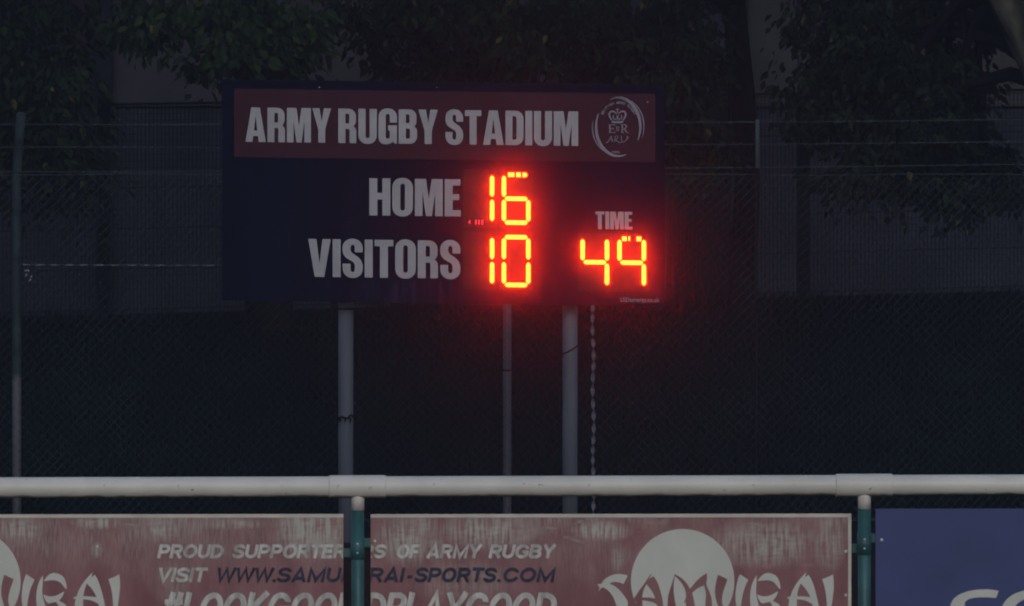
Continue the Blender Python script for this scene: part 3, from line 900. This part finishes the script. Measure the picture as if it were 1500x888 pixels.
# ------------------------------------------------------------------ spectator rail
YR = 30.0
YP = YR + .02
def rx_(px): return (px - 750) * YR / PXM
def rail_z(px): return EYE - ((714.5 - 4.2 * px / 1500.) - HZ) * YR / PXM
rl = empty('spectator_rail', (0, YR, 0))
tag(rl, 'white round pitchside rail on green posts in front of the scoreboard', 'railing')
rr = 15.2 * YR / PXM
joins = [-218, 524, 1266, 2008]
for i in range(len(joins) - 1):
    a, b_ = joins[i], joins[i + 1]
    m = MB(); n = 12
    m.tube([(rx_(a + (b_ - a) * k / n), YR, rail_z(a + (b_ - a) * k / n)) for k in range(n + 1)], rr, 32, caps=False)
    m.build('rail', M['rail'], rl, smooth=True)
pw = 9.2 * YR / PXM
for jx in joins:
    x = rx_(jx); z = rail_z(jx)
    m = MB()
    xa, xb = rx_(jx - 42), rx_(jx + 41)
    za, zb = rail_z(jx - 42), rail_z(jx + 41)
    rc = rr * 1.11
    m.tube([(xa, YR, za), (xa + .004, YR, za), (xb - .004, YR, zb), (xb, YR, zb)], [rc * .975, rc, rc, rc * .975], 32)
    m.build('collar', M['rail'], rl, smooth=True)
    m = MB(); m.tube([(x, YR, z - .02), (x, YR, z - rr - .052)], pw * 1.04, 20); m.build('socket', M['cap'], rl, smooth=True)
    m = MB(); m.tube([(x, YR, -.3), (x, YR, .5), (x, YR, z - .05)], pw, 20)
    po = m.build('post', M['greenpost'], rl, smooth=True)
    dz = 0 if jx < 600 else .018
    zc0 = EYE - (803 - HZ) * YR / PXM + dz
    m = MB(); m.tube([(x, YR, zc0 - .044), (x, YR, zc0 + .044)], pw * 1.10, 20); cl = m.build('clamp', M['greenpost'], po, smooth=True)
    for s, zz in ((1, zc0 + .020), (-1, zc0 - .020)):
        m = MB(); xs = sorted((x + s * pw * .9, x + s * (pw + .052)))
        m.box((xs[0], YP + .009, zz - .018), (xs[1], YP + .015, zz + .018)); m.build('bracket', M['greenpost'], po, bevel=.002)
    for zz in (zc0 + .018, zc0 - .018):
        m = MB(); m.tube([(x, YR - pw * 1.08, zz), (x, YR - pw * 1.08 - .005, zz)], .0034, 8); m.build('screw', M['bolt'], po)

# ------------------------------------------------------------------ sponsor boards on the rail
def zA(p): return (860 + p[0] / 7.22, 765 + p[1] / 7.22)
def zB(p): return (1040 + p[0] / 6.818, 765 + p[1] / 6.818)
S_ = [(120,735),(132,690),(105,655),(150,652),(185,605),(250,565),(325,548),(380,552),(430,565),(408,610),(385,655),(340,638),(285,632),(235,650),(300,682),(365,745),(425,830),(430,888),(425,960),(322,960),(310,888),(280,800),(230,730),(178,695),(150,695)]
A_ = [[(500,800),(550,725),(610,640),(660,565),(685,540),(655,600),(703,570),(745,640),(778,740),(798,830),(808,950),(745,950),(740,870),(680,842),(585,825),(588,950),(548,950),(520,860),(505,830)], [(628,655),(596,725),(583,795),(650,797),(722,806),(690,735)]]
M_ = [(930,550),(900,640),(868,740),(853,820),(850,950),(960,950),(935,860),(918,760),(915,660),(930,568),(990,630),(1035,710),(1046,790),(1022,858),(1042,842),(1058,950),(1150,950),(1135,850),(1112,750),(1165,702),(1238,668),(1256,760),(1250,870),(1262,950),(1320,950),(1320,830),(1298,745),(1262,660),(1268,600),(1268,538),(1205,578),(1140,640),(1088,705),(1055,650),(1000,592)]
U1 = [(80,525),(175,570),(150,640),(127,715),(120,790),(130,839),(160,950),(110,950),(85,850),(62,780),(50,700),(58,610)]
U2 = [(300,520),(382,575),(345,660),(322,750),(310,839),(312,950),(285,950),(262,839),(254,740),(263,640),(283,560)]
R1 = [(467,530),(466,575),(462,640),(460,700),(470,770),(490,839),(505,950),(420,950),(405,839),(400,740),(412,650),(436,580)]
R2 = [(474,590),(505,545),(555,510),(620,515),(668,545),(695,600),(706,672),(680,650),(640,603),(590,582),(530,582)]
R3 = [(470,722),(530,742),(600,732),(680,690),(662,740),(627,785),(665,805),(702,839),(745,950),(655,950),(622,839),(598,797),(520,812),(490,780)]
A2 = [[(765,755),(802,742),(830,670),(880,590),(930,532),(965,500),(948,552),(985,525),(1020,590),(1050,680),(1070,760),(1086,839),(1098,950),(1035,950),(1022,818),(950,782),(868,770),(868,839),(872,950),(780,950),(783,839),(793,770)], [(905,610),(880,680),(870,740),(935,742),(1002,750),(965,680)]]
I_ = [(1120,570),(1175,548),(1230,522),(1237,640),(1227,740),(1215,839),(1203,950),(1172,950),(1168,839),(1160,740),(1145,650)]

def smooth_loop(pts, k=1):
    # light Catmull-Rom resampling that keeps sharp corners
    out = []; n = len(pts)
    for i in range(n):
        p0, p1, p2, p3 = [Vector(pts[(i + j - 1) % n]) for j in range(4)]
        def sharp(a, b_, c):
            u, w = (b_ - a).normalized(), (c - b_).normalized()
            return u.dot(w) < .72
        if sharp(p0, p1, p2): p0 = p1 - (p2 - p1)
        if sharp(p1, p2, p3): p3 = p2 + (p2 - p1)
        for t_ in (0, .33, .66):
            q = .5 * ((2 * p1) + (p2 - p0) * t_ + (2 * p0 - 5 * p1 + 4 * p2 - p3) * t_ ** 2 + (-p0 + 3 * p1 - 3 * p2 + p3) * t_ ** 3)
            out.append((q.x, q.y))
    return out

BOT = 1090
def samurai(parent, off):
    circ = [(1000 + off + 75.8 * math.cos(a * math.pi / 36), 851.5 + 76.5 * math.sin(a * math.pi / 36)) for a in range(72)]
    m = MB(); plate(m, [circ], YP, .001); m.build('sun_disc', M['logo_white'], parent)
    for poly, z in ((A_, zA), ([M_], zA), ([U1], zB)):
        m = MB(); plate(m, [[(z(p)[0] + off, z(p)[1]) for p in smooth_loop(lp)] for lp in poly], YP, .002)
        m.build('letter', M['worn'], parent)['label'] = 'maroon brush letter across the pale disc'
    for poly, z in (([S_], zA), ([U2], zB), ([R1], zB), ([R2], zB), ([R3], zB), (A2, zB), ([I_], zB)):
        m = MB(); plate(m, [[(z(p)[0] + off, z(p)[1]) for p in smooth_loop(lp)] for lp in poly], YP, .002)
        m.build('letter_stroke', M['logo_white'], parent)['label'] = 'white brush stroke of the lettering beside the disc'

def sponsor(name, label, x0, x1, ytop, face, group=None):
    root = empty(name, (rx_((x0 + x1) / 2), YP, EYE - (BOT - HZ) * YR / PXM))
    tag(root, label, 'advertising board', 'sponsor boards along the rail')
    m = MB(); plate(m, [[(x0, ytop), (x1, ytop - (x1 - x0) * .0012), (x1, BOT), (x0, BOT)]], YP + .006, .006)
    c = [P(x0, ytop, YP) + Vector((0, .006, 0)), P(x1, ytop, YP) + Vector((0, .006, 0)), P(x1, BOT, YP) + Vector((0, .006, 0)), P(x0, BOT, YP) + Vector((0, .006, 0))]
    m.add(c, [(0, 1, 2, 3)])
    m.build('panel', face, root)
    return root
left = sponsor('advertising_board', 'worn maroon sponsor board left of the first green rail post', -201, 503, 753.8, M['worn'])
mid = sponsor('advertising_board', 'scuffed maroon sponsor board with a pale disc, between the two green rail posts', 543, 1247, 753.3, M['worn'])
blue = sponsor('advertising_board', 'plain dark blue sponsor board right of the second green rail post', 1282.5, 1986, 745.2, M['blueboard'])
for root, x0, x1, yt in ((left, -201, 503, 753.8), (mid, 543, 1247, 753.3)):
    m = MB(); plate(m, [[(x0, yt), (x1, yt - .84), (x1, yt + 4.6), (x0, yt + 5.2)]], YP, .0025); m.build('trim', M['trim'], root)
xt = 1242.4
m = MB(); plate(m, [[(xt, 757.4), (1247, 757.4), (1247, BOT), (xt, BOT)]], YP, .0025); m.build('trim', M['trim'], mid)
m = MB(); plate(m, [[(-201, 759.2), (-196.5, 759.2), (-196.5, BOT), (-201, BOT)]], YP, .0025); m.build('trim', M['trim'], left)
samurai(left, -1045.5); samurai(mid, 0)
SH = .24
SG = {  # plain bold capitals as centre lines: width, strokes (x, y[, corner radius])
 'P': (.66, [[(.1,0),(.1,.9),(.56,.9,.22),(.56,.45,.22),(.1,.45)]]),
 'R': (.70, [[(.1,0),(.1,.9),(.58,.9,.22),(.58,.47,.22),(.1,.47)], [(.36,.47),(.62,0)]]),
 'O': (.78, [[(.1,.5),(.1,.9,.38),(.68,.9,.38),(.68,.1,.38),(.1,.1,.38),(.1,.5)]]),
 'U': (.70, [[(.1,1),(.1,.1,.3),(.6,.1,.3),(.6,1)]]),
 'D': (.72, [[(.1,0),(.1,.9),(.62,.9,.36),(.62,.1,.36),(.1,.1)]]),
 'S': (.66, [[(.57,.70),(.56,.9,.2),(.1,.9,.24),(.1,.55,.2),(.57,.46,.2),(.57,.1,.24),(.09,.1,.2),(.08,.30)]]),
 'E': (.62, [[(.58,.9),(.1,.9),(.1,.1),(.6,.1)], [(.1,.5),(.54,.5)]]),
 'T': (.62, [[(0,.9),(.62,.9)], [(.31,.9),(.31,0)]]),
 'F': (.58, [[(.57,.9),(.1,.9),(.1,0)], [(.1,.47),(.5,.47)]]),
 'A': (.72, [[(.08,0),(.36,.95),(.64,0)], [(.18,.27),(.54,.27)]]),
 'M': (.84, [[(.1,0),(.1,.9),(.42,.12),(.74,.9),(.74,0)]]),
 'Y': (.70, [[(.06,1),(.35,.42),(.64,1)], [(.35,.45),(.35,0)]]),
 'G': (.78, [[(.65,.68),(.62,.9,.24),(.1,.9,.38),(.1,.1,.38),(.66,.1,.22),(.66,.46),(.42,.46)]]),
 'B': (.70, [[(.1,.1),(.1,.9),(.56,.9,.2),(.56,.52,.18),(.1,.52)], [(.3,.52),(.6,.5,.2),(.6,.1,.2),(.1,.1)]]),
 'V': (.68, [[(.06,1),(.34,.06),(.62,1)]]),
 'I': (.20, [[(.1,0),(.1,1)]]),
 'W': (1.0, [[(.06,1),(.27,.08),(.5,.92),(.73,.08),(.94,1)]]),
 '-': (.36, [[(.04,.36),(.32,.36)]]),
 '.': (.22, [[(.11,0),(.11,.2)]]),
 'C': (.74, [[(.64,.66),(.60,.9,.24),(.1,.9,.38),(.1,.1,.38),(.60,.1,.24),(.65,.34)]]),
 'L': (.56, [[(.1,1),(.1,.1),(.55,.1)]]),
 'K': (.70, [[(.1,0),(.1,1)], [(.62,1),(.12,.40)], [(.28,.58),(.64,0)]]),
 '#': (.72, [[(.2,0),(.30,1)], [(.46,0),(.56,1)], [(.04,.33),(.66,.33)], [(.06,.68),(.68,.68)]]),
}
def stroke_text(mb, txt, x0, x1, yt, yb, t, shear, Y, d, clip):
    tot = sum(SG[c][0] for c in txt) + .02 * (len(txt) - 1)
    h = yb - yt
    sx = (x1 - x0 - h * shear) / tot
    bm = bmesh.new(); o_ = 0; lay = 0
    for ch in txt:
        w, strokes = SG[ch]
        for st in strokes:
            q = rounded(st, 7)
            pts = []
            for a, b_ in q:
                v = Vector((x0 + (o_ + a) * sx + b_ * h * shear, yb - b_ * h))
                if not pts or (v - pts[-1]).length > .05: pts.append(v)
            n = len(pts); L_, R_ = [], []
            closed = (pts[0] - pts[-1]).length < .1
            for i in range(n):
                a = pts[i] - (pts[i - 1] if i else (pts[-2] if closed else pts[0] - (pts[1] - pts[0])))
                b_ = (pts[i + 1] if i < n - 1 else (pts[1] if closed else pts[-1] + (pts[-1] - pts[-2]))) - pts[i]
                a.normalize(); b_.normalize()
                na, nb = Vector((-a.y, a.x)), Vector((-b_.y, b_.x))
                m_ = (na + nb)
                m_ = na if m_.length < .1 else m_.normalized()
                k = min(2.0, 1 / max(.35, m_.dot(na))) * t * .5
                L_.append(pts[i] + m_ * k); R_.append(pts[i] - m_ * k)
            lay += 1
            for i in range(n - 1):      # each facet of the paint stroke a hair above the one before, so that none coincide
                z = (lay % 5) * .0009 + i * .00003
                bm.faces.new([bm.verts.new((v.x, v.y, z)) for v in (L_[i], L_[i + 1], R_[i + 1], R_[i])])
        o_ += w + .02
    for cx, keep in clip:
        bmesh.ops.bisect_plane(bm, geom=bm.verts[:] + bm.edges[:] + bm.faces[:], plane_co=(cx, 0, 0), plane_no=(keep, 0, 0), clear_outer=True)
    bm.verts.index_update()
    pv = [P(v.co.x, v.co.y, Y) + Vector((0, -d - v.co.z, 0)) for v in bm.verts]
    out = []
    for f in bm.faces:
        f = tuple(v.index for v in f.verts)
        nn = (pv[f[1]] - pv[f[0]]).cross(pv[f[2]] - pv[f[0]])
        out.append(f if nn.y < 0 else tuple(reversed(f)))
    bm.free()
    mb.add(pv, out)
rows = (('PROUD', 229.6, 330, 798, 817.5, 'text_white'), ('SUPPORTERS', 339, 528, 798, 817.5, 'text_white'), ('OF', 539, 577, 798, 817.5, 'text_white'),
        ('ARMY', 584, 667, 798, 817.5, 'text_white'), ('RUGBY', 675, 775, 798, 817.5, 'text_white'),
        ('VISIT', 229, 305, 832, 852.5, 'text_white'), ('WWW.', 315, 409, 832, 852.5, 'text_navy'), ('SAMURAI', 404, 555, 832, 852.5, 'text_navy'),
        ('-', 554, 568, 832, 852.5, 'text_navy'), ('SPORTS', 566, 690, 832, 852.5, 'text_navy'), ('.COM', 687, 776, 832, 852.5, 'text_navy'),
        ('#LOOKGOODPLAYGOOD', 232, 780, 868, 912, 'text_white'))
GAP = 40.0          # the print was set across both boards and the gap between them pushed it apart
for txt, x0, x1, yt, yb, mt in rows:
    for root, off, clip in ((left, 0, [(502.5, 1)]), (mid, GAP, [(543.5, -1)])):
        if (root is mid and x1 + off < 543) or (root is left and x0 > 502): continue
        m = MB()
        big = txt[0] == '#'
        stroke_text(m, txt, x0 + off, x1 + off, yt - .3, yb + .3, 4.8 if not big else 8.4, .22, YP, .0012, clip)
        if m.f:
            o = m.build('lettering', M[mt], root); o['kind'] = 'stuff'
for root, pts in ((mid, [(1239, 808), (1239, 872), (549, 793)]), (blue, [(1291.5, 791)]), (left, [(497.5, 809), (142, 801)])):
    for px, py in pts:
        p = P(px, py, YP); m = MB(); m.tube([p, p + Vector((0, -.004, 0)), p + Vector((0, -.006, 0))], [.0062, .0058, .003], 10); m.build('bolt', M['bolt'] if root is blue else M['cap'], root)
# wide rounded capitals at the foot of the blue board
def ring(cx, cy, rx, ry, w, a0, a1, cut=0, n=40):
    o_, i_ = [], []
    for k in range(n + 1):
        a = R(a0 + (a1 - a0) * k / n)
        def se(r1, r2):
            c_, s_ = math.cos(a), math.sin(a)
            return (cx + r1 * math.copysign(abs(c_) ** .8, c_) + (-s_) * -6, cy - r2 * math.copysign(abs(s_) ** .8, s_))
        o_.append(se(rx, ry)); i_.append(se(rx - w * 1.5, ry - w))
    return o_ + i_[::-1]
m = MB()
plate(m, [[(1392, 889), (1393, 884), (1397, 877), (1405, 871), (1418, 866), (1432, 863.8), (1448, 863.2), (1463, 865.5), (1459, 876), (1445, 875), (1430, 875.2), (1419, 877.5), (1413.5, 882), (1413, 887),
           (1417, 892), (1428, 895), (1445, 898), (1455, 904), (1457, 914), (1452, 924), (1440, 931), (1420, 933), (1392, 932), (1395, 921), (1415, 922), (1430, 920.5), (1436, 915), (1434, 909.5), (1422, 906.5), (1404, 903), (1395, 897)]], YP, .0015)
m.build('lettering', M['logo_white'], blue)
m = MB(); plate(m, [ring(1520, 898, 54, 35, 11.5, 35, 325)], YP, .0015); m.build('lettering', M['logo_white'], blue)

# ------------------------------------------------------------------ haze added for the bloom round the digits and the lifted blacks
hz = MB(); hz.box((-205, -125, -1.0), (205, 305, 16))
hm = bpy.data.materials.new('haze'); hm.use_nodes = True
t = hm.node_tree
t.nodes.remove(t.nodes['Principled BSDF'])
pv = t.nodes.new('ShaderNodeVolumePrincipled')
pv.inputs['Color'].default_value = (.80, .88, 1.0, 1)
pv.inputs['Density'].default_value = .0027
pv.inputs['Anisotropy'].default_value = .998
pv2 = t.nodes.new('ShaderNodeVolumePrincipled')
pv2.inputs['Color'].default_value = (.20, .27, 1.0, 1)
pv2.inputs['Density'].default_value = .00095
pv2.inputs['Anisotropy'].default_value = 0.0
ad = t.nodes.new('ShaderNodeAddShader')
t.links.new(pv.outputs[0], ad.inputs[0]); t.links.new(pv2.outputs[0], ad.inputs[1])
t.links.new(ad.outputs[0], t.nodes['Material Output'].inputs['Volume'])
tag(hz.build('haze', hm), 'thin even haze added round the whole ground for digit bloom and lifted blacks', 'haze', kind='stuff')
